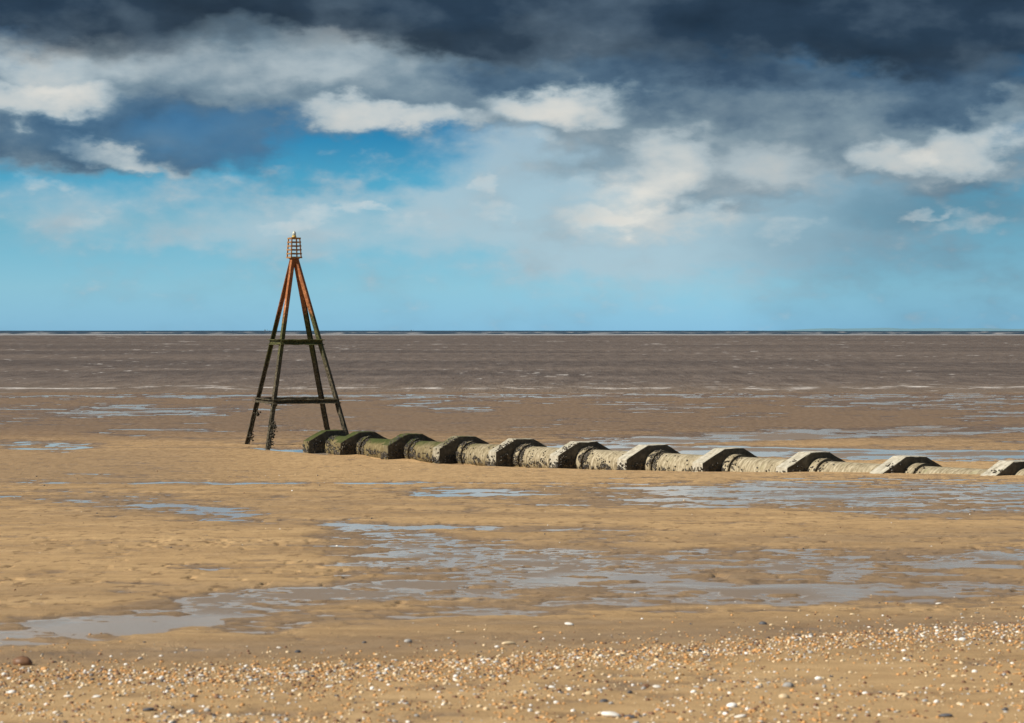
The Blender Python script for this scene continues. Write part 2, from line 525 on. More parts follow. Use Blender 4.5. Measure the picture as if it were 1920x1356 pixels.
M_POOL, t, b, P, Nn = material('pool_water')
ruf = attr(t, 'ruffle')
dep = attr(t, 'depth')
n2 = t.noise(t.vec('MULTIPLY', P, (5.0, 9.0, 0.0)), 1.0, 3, 0.6)
n3 = t.noise(t.vec('MULTIPLY', P, (34.0, 60.0, 0.0)), 1.0, 3, 0.6)
t.put(b.inputs['Base Color'], t.mix(t.ss(ruf, 0.2, 0.8), t.mix(dep, (0.42, 0.345, 0.275, 1), (0.40, 0.345, 0.29, 1)), (0.235, 0.178, 0.128, 1)))
t.put(b.inputs['Specular IOR Level'], t.ss(ruf, 0.15, 0.8, 0.5, 0.22))
b.inputs['IOR'].default_value = 1.45
t.put(b.inputs['Roughness'], t.ss(ruf, 0.2, 0.9, 0.07, 0.42))
hh = (n2 * 0.3 + n3) * t.ss(ruf, 0.15, 0.9, 0.04, 1.0)
bump(t, b, hh, 0.5, 0.012, True)

wet_v = np.maximum(sstep(water, -0.85, -0.02), 0.80 * sstep(Wt, -0.58, 0.05))
band = fbm(GX / 6.0, GY / 1.3, 83, 4, 0.6)
wet_v = np.maximum(wet_v, np.clip(0.26 + 0.95 * band, 0, 0.8) * sstep(PYg, 1290, 1180) + 0)
bank = sstep(GY, 27, 33) * (1 - sstep(GY, 57, 60))
wet_v = np.maximum(wet_v * (1 - 0.8 * bank * sstep(PXg, 250, 700) * (water < -0.25)), 0.60 * bank * (1 - sstep(PXg, 250, 700)))
wet_v = np.maximum(wet_v, 0.55 * sstep(PYg, 905, 880) * 0 + 0.62 * sstep(GY, 62, 78) + 0.0)
wet_v = np.maximum(wet_v, np.where((PYg > 1120) & (PYg < 2000), 0.75 * np.exp(-((PYg - (1226 - 0.035 * (PXg - 400))) / 34) ** 2), 0))
V = np.stack([GX, GY, sand_z], -1).reshape(-1, 3)
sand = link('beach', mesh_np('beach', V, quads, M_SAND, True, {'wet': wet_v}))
tag(sand, 'tan tidal beach of rippled damp sand stretching to the sea', None, None, 'structure')

keep = (water.reshape(-1)[quads] > -0.10).any(1) & (GY.reshape(-1)[quads] > 5.2).all(1) & (GY.reshape(-1)[quads] < 150).all(1)
q = quads[keep]
used, inv = np.unique(q, return_inverse=True)
ruffle = np.clip(0.30 + 2.8 * calm - 0.5 * sstep(650 - PXg, 0, 300) + 0.45 * sstep(PXg, 560, 900) * (1 - sstep(GY, 16, 22)), 0, 1) * sstep(water, 0.10, 0.34) + 0.45 * sstep(GY, 50, 70)
Vp = np.stack([GX, GY, base + 0.0005], -1).reshape(-1, 3)[used]
pool = link('tide_pools', mesh_np('tide_pools', Vp, inv.reshape(-1, 4), M_POOL, True,
            {'ruffle': ruffle.reshape(-1)[used], 'depth': sstep(water, 0, 0.5).reshape(-1)[used]}))
tag(pool, 'thin sheets of standing water left in the sand by the tide', None, None, 'structure')

# ---------------------------------------------------------------- sea
ys = np.concatenate([np.arange(744, 640, -0.42), np.arange(640, 622.6, -0.22), [622, 621.5, 621.2, 621.0, 620.8, 620.6, 620.45, 620.3, 620.2]])
Ys = 4.30 * F / (ys - 620)
cs = np.concatenate([-np.geomspace(9000, 460, 14), np.arange(-440, 2361, 4.5), np.geomspace(2380, 11000, 14)])
SX = (cs[None, :] - 960) / F * Ys[:, None]
SY = np.repeat(Ys[:, None], len(cs), 1)
SPX = np.repeat(cs[None, :], len(ys), 0)
SPY = np.repeat(ys[:, None], len(cs), 1)
wa = np.interp(Ys, [130, 150, 230, 500, 1200, 3000, 6000], [0.0, 0.03, 0.15, 0.22, 0.32, 0.5, 0.0])[:, None]
w_a = fbm(SX / 11 + 0.3 * fbm(SX / 30, SY / 30, 3, 2), SY / 5.0, 41, 3, 0.6)
LY = np.log(SY)
w_b = fbm(SPX / 46, LY / 0.05, 47, 4, 0.6)
wv = np.where(SY < 300, w_a, 0) * (1 - sstep(SY, 200, 300)) + w_b * sstep(SY, 200, 300)
SZ = wa * (1 - np.abs(wv) * 2.0) * 0.7
cap_n = fbm(SPX / 34, LY / 0.030, 53, 4, 0.62)
patch = fbm(SPX / 420, LY / 0.25, 59, 2)
foam = sstep(cap_n + 0.30 * patch, 0.40, 0.58) * np.interp(ys, [620, 640, 690, 735, 744], [0.35, 0.5, 0.55, 0.5, 0])[:, None]


def surf(yc, hw, n_amp, lo, hi, gain, seed, px_sc=60):
    nn = fbm(SPX / px_sc, SPY / 2.5, seed, 4, 0.6)
    return gain * np.exp(-((SPY - yc - n_amp * fbm(SPX / 260, SPX * 0 + 0.37, seed + 9, 3)) / hw) ** 2) * sstep(nn, lo, hi)


foam = np.maximum(foam, surf(628.3, 0.8, 0.4, -0.9, 0.1, 0.62, 101, 120))
foam = np.maximum(foam, surf(625.0, 0.8, 0.8, -0.1, 0.35, 0.75, 103, 50))
foam = np.maximum(foam, surf(623.0, 0.6, 0.8, 0.1, 0.45, 0.55, 105, 30))
foam = np.maximum(foam, surf(646.5, 1.3, 2.0, 0.22, 0.55, 0.85, 107, 70))
foam = np.maximum(foam, surf(641.0, 1.0, 2.0, 0.30, 0.6, 0.5, 109, 25))
foam = np.maximum(foam, surf(727.5, 2.4, 6.0, -0.05, 0.4, 0.8, 111, 70))
foam = np.maximum(foam, surf(721.5, 1.6, 5.0, 0.20, 0.6, 0.5, 113, 60))
foam = np.maximum(foam, surf(707.0, 1.8, 6.0, 0.30, 0.7, 0.45, 115, 40))
foam = np.maximum(foam, surf(738.5, 1.5, 1.6, -0.5, 0.3, 0.35, 117, 160))
M_SEA, t, b, P, Nn = material('sea_water')
fo = attr(t, 'foam')
blue = attr(t, 'clear')
sx_, sy_, sz_ = t.sep(P)
ns = t.noise(t.vec('MULTIPLY', P, (0.55, 0.075, 0.0)), 1.0, 6, 0.72)
pn2 = t.noise(t.vec('MULTIPLY', P, (0.7, 0.45, 0.0)), 1.0, 5, 0.7)
silt = t.ramp(ns * 0.8 + pn2 * 0.2, [(0.34, (0.088, 0.068, 0.055)), (0.5, (0.138, 0.110, 0.090)), (0.66, (0.192, 0.157, 0.131))])
nb = t.noise(t.vec('MULTIPLY', P, (0.006, 0.020, 0.0)), 1.0, 4, 0.6)
silt = t.mix(t.ss(nb, 0.36, 0.64), t.mix(1.0, silt, (0.74, 0.73, 0.74, 1), 'MULTIPLY'), t.mix(1.0, silt, (1.12, 1.10, 1.08, 1), 'MULTIPLY'))
silt = t.mix(t.ss(sy_, 185.0, 148.0) * 0.55, silt, (0.21, 0.155, 0.108, 1))
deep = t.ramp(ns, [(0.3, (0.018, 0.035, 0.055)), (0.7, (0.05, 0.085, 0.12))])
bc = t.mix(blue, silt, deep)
t.put(b.inputs['Base Color'], t.mix(fo, bc, (0.70, 0.66, 0.62, 1)))
t.put(b.inputs['Roughness'], 0.55)
t.put(b.inputs['Specular IOR Level'], 0.16)
b.inputs['IOR'].default_value = 1.33
bump(t, b, pn2 * 0.5 + ns * 0.8, 0.8, 0.5)
si = np.arange(SX.size).reshape(SX.shape)
sq = np.stack([si[:-1, :-1], si[:-1, 1:], si[1:, 1:], si[1:, :-1]], -1).reshape(-1, 4)
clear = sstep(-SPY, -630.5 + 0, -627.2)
sea = link('sea', mesh_np('sea', np.stack([SX, SY, SZ], -1).reshape(-1, 3), sq, M_SEA, True, {'foam': np.clip(foam, 0, 1), 'clear': clear}))
tag(sea, 'brown silty sea with small white crests under a dark blue horizon', None, None, 'structure')

# far shore on the right of the horizon
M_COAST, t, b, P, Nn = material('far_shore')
b.inputs['Base Color'].default_value = (0.15, 0.27, 0.33, 1)  # distance haze put into the hill colour as pale blue
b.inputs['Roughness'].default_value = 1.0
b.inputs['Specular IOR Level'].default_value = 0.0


def coast(name, p0, p1, hpx, Y, seed, label):
    xs = np.arange(p0, p1, 3.0)
    hh = hpx * (0.72 + 0.5 * fbm(xs / 90, xs * 0, seed, 4, 0.55)) * sstep(xs, p0, p0 + 120) * (1 - sstep(xs, p1 - 120, p1))
    hh = np.maximum(hh + 0.5 * perlin(xs / 7, xs * 0, seed + 5) * (hh > 1), 0.05) * Y / F
    X = (xs - 960) / F * Y
    n = len(xs)
    prof = [(0, 0.0), (150, 0.55), (500, 1.0), (1500, 0.9), (4000, 0.0)]
    Vc = np.concatenate([np.stack([X, np.full(n, Y + d), hh * f - (0.5 if f == 0 else 0)], -1) for d, f in prof])
    ii = np.arange(n * len(prof)).reshape(len(prof), n)
    qq = np.stack([ii[:-1, :-1], ii[:-1, 1:], ii[1:, 1:], ii[1:, :-1]], -1).reshape(-1, 4)
    tag(link(name, mesh_np(name, Vc, qq, M_COAST)), label, None, None, 'structure')


coast('far_hills', 1460, 2500, 6.5, 22000, 201, 'low blue line of far hills on the right of the horizon')


# ---------------------------------------------------------------- concrete outfall pipe
def concrete(name, end_shade, slab=False):
    """Sea-worn concrete. end_shade=True: the flat ends, with their shade put into a darker colour."""
    m, t, b, P, Nn = material(name)
    tc = t.new('ShaderNodeTexCoord')
    O = S(t, tc.outputs['Object'])
    px_, py_, pz_ = t.sep(P)
    ox, oy, oz = t.sep(O)
    n1 = t.noise(P, 2.2, 5, 0.6)
    n2 = t.noise(P, 11.0, 5, 0.65)
    n3 = t.noise(P, 60.0, 3, 0.6)
    # streaks run round the barrel: fine along the axis, long round it
    st = t.noise(t.vec('MULTIPLY', O, (17.0, 2.6, 3.4)), 1.0, 4, 0.62, dist=0.5)
    moss = t.ss(py_ + (n1 - 0.5) * 5.0, 51.6, 56.2)
    pale = t.ramp(st * 0.62 + n2 * 0.38, [(0.34, (0.12, 0.095, 0.058)), (0.46, (0.24, 0.20, 0.128)), (0.56, (0.38, 0.328, 0.225)), (0.70, (0.58, 0.52, 0.395))])
    if slab:
        pale = t.ramp(n2 * 0.6 + st * 0.4, [(0.30, (0.19, 0.17, 0.12)), (0.44, (0.37, 0.34, 0.265)), (0.60, (0.53, 0.495, 0.405)), (0.75, (0.64, 0.61, 0.51))])
    brown = t.ramp(st * 0.6 + n2 * 0.4, [(0.32, (0.075, 0.058, 0.028)), (0.5, (0.155, 0.122, 0.058)), (0.68, (0.27, 0.22, 0.12))])
    body = t.mix(t.ss(py_ + (n1 - 0.5) * 9.0, 49.0, 56.0), pale, brown)
    # slimy belt above the sand
    body = t.mix(t.ss(oz + (n2 - 0.5) * 0.28 + (st - 0.5) * 0.2, 0.06, -0.20) * t.ss(py_, 38.0, 46.0) * 0.8, body, brown)
    top = t.ss(t.sep(Nn)[2] + (st - 0.5) * 0.9 + (n1 - 0.5) * 0.5, 0.55, 0.86)
    green = t.ramp(n2 * 0.6 + st * 0.4, [(0.3, (0.020, 0.032, 0.006)), (0.55, (0.048, 0.066, 0.014)), (0.75, (0.095, 0.105, 0.030))])
    body = t.mix(top * moss * 0.92, body, green)
    spare = t.ss(n1 + (st - 0.5) * 0.5, 0.60, 0.74) * t.ss(t.sep(Nn)[2], 0.2, 0.8)
    body = t.mix(spare * 0.55 * (1.0 - moss), body, t.mix(n2, (0.10, 0.13, 0.04, 1), (0.22, 0.22, 0.10, 1)))
    pits = t.ss(n2 * 0.5 + n3 * 0.5, 0.36, 0.28)
    body = t.mix(pits * 0.7, body, (0.05, 0.042, 0.03, 1))
    if end_shade:  # shade of the flat ends painted in as a near-black tone
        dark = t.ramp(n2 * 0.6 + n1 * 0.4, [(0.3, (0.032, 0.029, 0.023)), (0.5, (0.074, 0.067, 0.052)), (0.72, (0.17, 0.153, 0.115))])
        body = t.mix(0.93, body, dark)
    t.put(b.inputs['Base Color'], body)
    b.inputs['Roughness'].default_value = 0.85
    b.inputs['Specular IOR Level'].default_value = 0.2
    bump(t, b, st * 0.5 + n2 * 0.6 + n3 * 0.25, 0.8, 0.03)
    return m


M_CONC = concrete('sea_worn_concrete', False)
M_END_SHADE = concrete('end_shaded_concrete', True)  # darkened copy for end faces, shade in the colour
M_SLAB = concrete('sea_worn_slab_concrete', False, True)
M_MUSSEL, t, b, P, Nn = material('mussel_shell')
rnd = t.noise(P, 9.0, 2, 0.5)
t.put(b.inputs['Base Color'], t.ramp(rnd, [(0.36, (0.016, 0.014, 0.012)), (0.52, (0.045, 0.036, 0.025)), (0.66, (0.14, 0.115, 0.075))]))
b.inputs['Roughness'].default_value = 0.55


def ico(sub):
    bm = bmesh.new()
    bmesh.ops.create_icosphere(bm, subdivisions=sub, radius=1.0)
    v = np.array([p.co for p in bm.verts])
    f = np.array([[w.index for w in p.verts] for p in bm.faces])
    bm.free()
    return v, f


ICO1, ICO2, ICO3 = ico(1), ico(2), ico(3)


def blobs_mesh(name, pts, radii, mat, base=ICO1, squash=(0.5, 0.8), seed=1, extra=None):
    """Many small shells or stones in one mesh: centres, sizes."""
    r = np.random.default_rng(seed)
    v0, f0 = base
    n = len(pts)
    ax = r.uniform(*squash, (n, 1, 1))
    S3 = np.concatenate([np.ones((n, 1, 1)), r.uniform(0.55, 0.95, (n, 1, 1)), ax], 2) * np.asarray(radii)[:, None, None]
    vv = v0[None] * (1 + 0.22 * (r.random((n, len(v0), 1)) - 0.5)) * S3
    q = r.normal(size=(n, 4))
    if extra == 'flat':                                    # stones lie near flat
        a, tl, td = r.uniform(0, 6.283, n), r.normal(0, 0.22, n), r.uniform(0, 6.283, n)
        q = np.stack([np.cos(a / 2), np.cos(td) * tl / 2, np.sin(td) * tl / 2, np.sin(a / 2)], 1)
    q /= np.linalg.norm(q, axis=1, keepdims=True)
    w, x, y, z = q.T
    Rm = np.stack([1 - 2 * (y * y + z * z), 2 * (x * y - w * z), 2 * (x * z + w * y),
                   2 * (x * y + w * z), 1 - 2 * (x * x + z * z), 2 * (y * z - w * x),
                   2 * (x * z - w * y), 2 * (y * z + w * x), 1 - 2 * (x * x + y * y)], 1).reshape(n, 3, 3)
    vv = np.einsum('nij,nkj->nki', Rm, vv) + np.asarray(pts)[:, None, :]
    ff = (f0[None] + (np.arange(n) * len(v0))[:, None, None]).reshape(-1, 3)
    return vv.reshape(-1, 3), ff


ANG = math.atan2(AX.y, AX.x)


def axis_pt(k):
    """Ground-plan point on the pipe axis at the land-side face of block k."""
    return PIPE0 + STEP * k + UX * (BLOCK_W * 0.515)


def block_mesh(k, i):
    """Anchor block: octagon-topped slab; local x along the pipe (land side at 0), y across, z up from the axis."""
    r = random.Random(i * 13 + 5)
    ztop = 0.49
    sh = ztop - 0.285
    hw = BLOCK_W / 2
    off = -BLOCK_W * 0.015
    prof = [(-hw, -1.15), (-hw, sh), (-hw + 0.56, ztop), (hw - 0.56, ztop), (hw, sh), (hw, -1.15)]
    bm = bmesh.new()
    vs = []
    for x in (0.0, -BLOCK_T):
        vs.append([bm.verts.new((x, y + off, z)) for y, z in prof])
    n = len(prof)
    bm.faces.new(vs[0])
    bm.faces.new(list(reversed(vs[1])))
    for j in range(n):
        bm.faces.new((vs[0][j], vs[1][j], vs[1][(j + 1) % n], vs[0][(j + 1) % n]))
    bmesh.ops.recalc_face_normals(bm, faces=bm.faces)
    bmesh.ops.bevel(bm, geom=list(bm.edges), offset=0.018, segments=2, affect='EDGES', profile=0.6)
    bmesh.ops.triangulate(bm, faces=[f for f in bm.faces if len(f.verts) > 4])
    bmesh.ops.subdivide_edges(bm, edges=[e for e in bm.edges if e.calc_length() > 0.22], cuts=3, use_grid_fill=True)
    bmesh.ops.triangulate(bm, faces=bm.faces)
    for v in bm.verts:                                    # chipped, worn arrises
        p = v.co
        d = 0.006 * math.sin(p.y * 9 + i) + r.uniform(-0.005, 0.005)
        v.co.z += d * 0.8
        v.co.x += r.uniform(-0.003, 0.003)
        v.co.y += r.uniform(-0.003, 0.003)
    me = bm_mesh('anchor_block', bm, M_SLAB)
    me.materials.append(M_END_SHADE)
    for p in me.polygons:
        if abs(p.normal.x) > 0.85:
            p.material_index = 1  # both flat faces take the painted-shade concrete
    return me


def tube_mesh(name, x0, x1, R0, seg=56, mat=None, lip=0.0, rough=0.006, seed=0):
    """Barrel along local x with closed ends and a little unevenness."""
    nx = max(3, int((x1 - x0) / 0.06) + 1)
    xs = np.linspace(x0, x1, nx)
    th = np.linspace(0, 2 * np.pi, seg, endpoint=False)
    A, B = np.meshgrid(xs, th, indexing='ij')
    rr = R0 + rough * fbm(A * 3 + seed, B * 3 / 1.0, 300 + seed, 3) * np.sin(B / 2) ** 2
    V = np.stack([A, rr * np.sin(B), rr * np.cos(B)], -1).reshape(-1, 3)
    ii = np.arange(nx * seg).reshape(nx, seg)
    nxt = np.roll(ii, -1, 1)
    qd = np.stack([ii[:-1], ii[1:], nxt[1:], nxt[:-1]], -1).reshape(-1, 4)
    me = bpy.data.meshes.new(name)
    faces = [tuple(map(int, f)) for f in qd] + [tuple(map(int, ii[0])), tuple(map(int, ii[-1][::-1]))]
    me.from_pydata([tuple(v) for v in V], [], faces)
    bm = bmesh.new()
    bm.from_mesh(me)
    bmesh.ops.recalc_face_normals(bm, faces=bm.faces)
    bm.to_mesh(me)
    bm.free()
    for p in me.polygons:
        p.use_smooth = len(p.vertices) == 4
    me.materials.append(M_CONC)
    me.materials.append(M_END_SHADE)
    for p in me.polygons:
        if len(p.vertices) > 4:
            p.material_index = 1  # closed ends take the painted-shade concrete
    return me


ORD = ['first', 'second', 'third', 'fourth', 'fifth', 'sixth', 'seventh', 'eighth', 'ninth', 'tenth', 'eleventh']
LOOK_B = ['mossy green concrete anchor block at the seaward end of the pipe, under the beacon',
          'green topped concrete anchor block, {} from the beacon end of the pipe',
          'mussel speckled green concrete anchor block, {} from the beacon end of the pipe',
          'brown and pale concrete anchor block where the moss fades, {} from the beacon',
          'pale concrete anchor block with dark shaded face, {} from the beacon',
          'pale anchor block with mussels on its side, {} from the beacon',
          'pale anchor block with one dark mussel clump on its near side, {} from the beacon',
          'clean pale anchor block with a square near side, {} from the beacon',
          'pale anchor block sunk in the sand to its sloping shoulder, {} from the beacon',
          'whitish anchor block buried to its slope, {} from the beacon',
          'half buried pale anchor block at the right edge of the view, last of the row']
LOOK_P = ['short green slimy pipe length between the first two blocks by the beacon',
          'green topped pipe length with brown flanks behind the third block from the beacon',
          'green and brown pipe length with a wet hollow beside it, third from the beacon',
          'brownish pipe length ringed by mussels, fourth from the beacon',
          'pale mussel spotted pipe length, fifth from the beacon',
          'pale pipe length thick with mussels along its foot, sixth from the beacon',
          'pale streaked pipe length with mussels round its socket, seventh from the beacon',
          'clean pale pipe length with a plain raised socket, eighth from the beacon',
          'low pale pipe length half sunk in sand, ninth from the beacon',
          'whitish pipe length with only its crown above the sand, tenth from the beacon',
          'pale pipe end leaving the view at the right edge, last of the row']
KS = [END_K] + list(range(0, 10))
MUSSEL = [0.75, 0.9, 1.0, 1.0, 1.0, 1.3, 0.9, 0.35, 0.16, 0.06, 0.04]
for i, k in enumerate(KS):
    p = axis_pt(k)
    za = z_top(k) - 0.49
    r = np.random.default_rng(500 + i)
    # ---- block
    blk = link('anchor_block', block_mesh(k, i), None, (p.x, p.y, za))
    blk.rotation_euler = (0, 0, ANG)
    tag(blk, LOOK_B[i].format(ORD[i]), 'concrete block', 'anchor blocks along the outfall pipe')
    # mussels on the block: lower parts of its near side and land-side face
    nb = int(150 * MUSSEL[i])
    if nb > 5:
        gz = float(ground_z(p.x, p.y)) - za
        pts = []
        cl = [(r.uniform(-0.7, -0.42), gz + r.uniform(0.0, 0.22)) for _ in range(5)]
        for _ in range(nb):
            if r.random() < 0.62:
                c = cl[r.integers(0, 5)]
                y, z = c[0] + r.normal(0, 0.09), c[1] + r.normal(0, 0.07)
                if y < -0.80 or z > 0.16 + (y + 0.8) * 0.5:
                    continue
                pts.append((0.012, y, z))
            else:
                z = gz + abs(r.normal(0.0, 0.10))
                if z < 0.2:
                    pts.append((r.uniform(-BLOCK_T, 0), -BLOCK_W * 0.515 - 0.008, z))
        if i in (2, 3, 4, 5) or i > 7:                    # a rough crust along the sloping shoulder
            for _ in range(60 if i < 8 else 12):
                y = r.normal(-0.50, 0.14) if i < 8 else r.normal(-0.58, 0.035)
                if -0.78 < y < -0.26:
                    pts.append((-abs(r.normal(0.0, 0.14)) % BLOCK_T * -1 if False else -min(abs(r.normal(0.06, 0.10)), BLOCK_T), y, 0.205 + (y + 0.80) * 0.51 + 0.006))
        pts = np.array(pts)
        v, f = blobs_mesh('m', pts, r.uniform(0.014, 0.036, len(pts)), None, ICO1, (0.45, 0.8), i)
        tag(link('mussel_crust', mesh_np('mussel_crust', v, f, M_MUSSEL, False), blk), kind='stuff')
    # ---- pipe length from this block to the next
    L = SL * ((0 - END_K) if i == 0 else 1.0)
    sec = empty('pipe_section', (p.x, p.y, za), ANG)
    sec.rotation_euler = (0, -math.atan2(0.056, SL), ANG)
    tag(sec, LOOK_P[i], 'concrete pipe', 'concrete lengths of the outfall pipe')
    if i > 0:
        link('pipe_socket', tube_mesh('pipe_socket', -0.05, 0.245, 0.372, seed=i), sec)
    link('pipe_barrel', tube_mesh('pipe_barrel', -0.05 if i == 0 else 0.246, L - BLOCK_T - 0.004 + 0.05, 0.345 if i == 0 else 0.322, seed=20 + i), sec)
    nm = int(800 * MUSSEL[i])
    if nm > 5:
        pts = []
        clx = r.uniform(0.3, L - 0.6, 7)
        gz = float(ground_z(p.x, p.y)) - za
        for _ in range(nm):
            u = r.random()
            if u < 0.42:                                  # round the socket
                x = r.uniform(0.0, 0.40)
                a = -abs(r.normal(1.15, 0.55))
                R0 = 0.372 if x < 0.25 else 0.325
            elif u < 0.95:                                # along the foot of the barrel, in clumps
                x = (clx[r.integers(0, 7)] + r.normal(0, 0.14)) if r.random() < 0.7 else r.uniform(0.3, L - 0.4)
                a = -(1.80 + r.normal(0, 0.20) - 0.12 * (r.random() < 0.3))
                R0 = 0.325
            else:
                x = r.uniform(0.25, L - 0.4)
                a = -r.uniform(0.5, 1.6)
                R0 = 0.323
            if not -0.0 < x < L - BLOCK_T:
                continue
            if i == 0:
                R0 = 0.345
            R0 += 0.006
            if perlin(np.array([x * 5.0 + i * 7]), np.array([a * 2.2]), 17)[0] < (0.02 if u > 0.42 else -0.25):
                continue
            pts.append((x, R0 * math.sin(a), R0 * math.cos(a)))
        pts = np.array(pts)
        v, f = blobs_mesh('m', pts, r.uniform(0.010, 0.028, len(pts)), None, ICO1, (0.45, 0.8), 40 + i)
        tag(link('mussel_crust', mesh_np('mussel_crust', v, f, M_MUSSEL, False), sec), kind='stuff')

# ---------------------------------------------------------------- navigation beacon
M_STEEL, t, b, P, Nn = material('rusted_painted_steel')
px_, py_, pz_ = t.sep(P)
n1 = t.noise(t.vec('MULTIPLY', P, (3.0, 3.0, 1.2)), 1.0, 4, 0.6)
n2 = t.noise(P, 16.0, 5, 0.65)
n3 = t.noise(P, 55.0, 3, 0.6)
rust = t.ramp(n2 * 0.6 + n1 * 0.4, [(0.30, (0.13, 0.042, 0.016)), (0.48, (0.27, 0.095, 0.032)), (0.60, (0.42, 0.17, 0.060)), (0.74, (0.58, 0.30, 0.13))])
flake = t.ss(n1 * 0.5 + n2 * 0.5, 0.57, 0.64)
rust = t.mix(flake * 0.6, rust, (0.60, 0.40, 0.30, 1))
algae = t.ramp(n2, [(0.3, (0.018, 0.022, 0.006)), (0.5, (0.055, 0.060, 0.016)), (0.7, (0.14, 0.125, 0.045))])
crust = t.ramp(n2 * 0.5 + n3 * 0.5, [(0.36, (0.018, 0.015, 0.009)), (0.50, (0.062, 0.051, 0.030)), (0.64, (0.20, 0.17, 0.11))])
zz = pz_ + (n1 - 0.5) * 1.5 + (n2 - 0.5) * 0.9
body = t.mix(t.ss(zz, 4.45, 5.05), algae, rust)
body = t.mix(t.ss(zz, 3.9, 3.2), body, crust)
t.put(b.inputs['Base Color'], body)
b.inputs['Roughness'].default_value = 0.75
b.inputs['Specular IOR Level'].default_value = 0.3
bump(t, b, n2 + n3 * 0.6, 0.9, 0.015)
M_CAGE, t, b, P, Nn = material('rusted_cage_bars')
n2 = t.noise(P, 14.0, 5, 0.65)
t.put(b.inputs['Base Color'], t.ramp(n2, [(0.30, (0.15, 0.060, 0.022)), (0.5, (0.30, 0.145, 0.045)), (0.7, (0.48, 0.28, 0.10))]))
b.inputs['Roughness'].default_value = 0.7
M_YEL, t, b, P, Nn = material('yellow_lantern_base')
b.inputs['Base Color'].default_value = (0.62, 0.42, 0.10, 1)
M_LENS, t, b, P, Nn = material('pale_lantern_lens')
t.put(b.inputs['Base Color'], t.mix(t.noise(P, 30.0, 3, 0.6), (0.30, 0.33, 0.28, 1), (0.62, 0.66, 0.60, 1)))
b.inputs['Roughness'].default_value = 0.2

BY = 59.3                                                 # depth of the near left leg
PXM = F / BY


def leg_foot(px, py, dy):
    Y = BY + dy
    return Vector(((px - 960) / F * Y, Y, 0))


A_, B_, C_, D_ = leg_foot(463, 0, 2.25), leg_foot(502, 0, 0.0), leg_foot(618.5, 0, 2.85), leg_foot(656.5, 0, 0.58)
ctr = (A_ + B_ + C_ + D_) / 4
GZ = CAMZ - 222 / PXM                                     # sand level at the near left foot
Z_AP = CAMZ + (620 - 487) / F * ctr.y
apex = Vector(((551.5 - 960) / F * ctr.y, ctr.y, Z_AP))
beacon = empty('beacon', (ctr.x, ctr.y, GZ))
tag(beacon, 'tall four legged rusty steel navigation beacon with a cage topmark beside the pipe end', 'beacon')


def add_sweep(bm, p0, p1, prof, xdir):
    """Extrude a closed profile (in the plane across p0-p1) from p0 to p1."""
    d = (p1 - p0).normalized()
    x = (xdir - d * xdir.dot(d)).normalized()
    y = d.cross(x)
    L = (p1 - p0).length
    n = max(1, int(L / 0.12))
    rings = []
    for j in range(n + 1):
        c = p0 + d * (L * j / n)
        rings.append([bm.verts.new(c + x * a + y * b_) for a, b_ in prof])
    m = len(prof)
    for j in range(n):
        for q in range(m):
            bm.faces.new((rings[j][q], rings[j][(q + 1) % m], rings[j + 1][(q + 1) % m], rings[j + 1][q]))
    bm.faces.new(list(reversed(rings[0])))
    bm.faces.new(rings[-1])


def h_prof(w, d, tf, tw):
    """H section: flanges across y (at x = +-d/2), web along x."""
    return [(-d / 2, -w / 2), (-d / 2 + tf, -w / 2), (-d / 2 + tf, -tw / 2), (d / 2 - tf, -tw / 2), (d / 2 - tf, -w / 2), (d / 2, -w / 2),
            (d / 2, w / 2), (d / 2 - tf, w / 2), (d / 2 - tf, tw / 2), (-d / 2 + tf, tw / 2), (-d / 2 + tf, w / 2), (-d / 2, w / 2)]


def box_prof(w, h):
    return [(-w / 2, -h / 2), (w / 2, -h / 2), (w / 2, h / 2), (-w / 2, h / 2)]


M_BARN, t, b, P, Nn = material('barnacle_crust')
n2 = t.noise(P, 30.0, 3, 0.6)
t.put(b.inputs['Base Color'], t.ramp(n2, [(0.36, (0.014, 0.012, 0.009)), (0.55, (0.055, 0.046, 0.028)), (0.68, (0.21, 0.185, 0.13))]))
b.inputs['Roughness'].default_value = 0.9

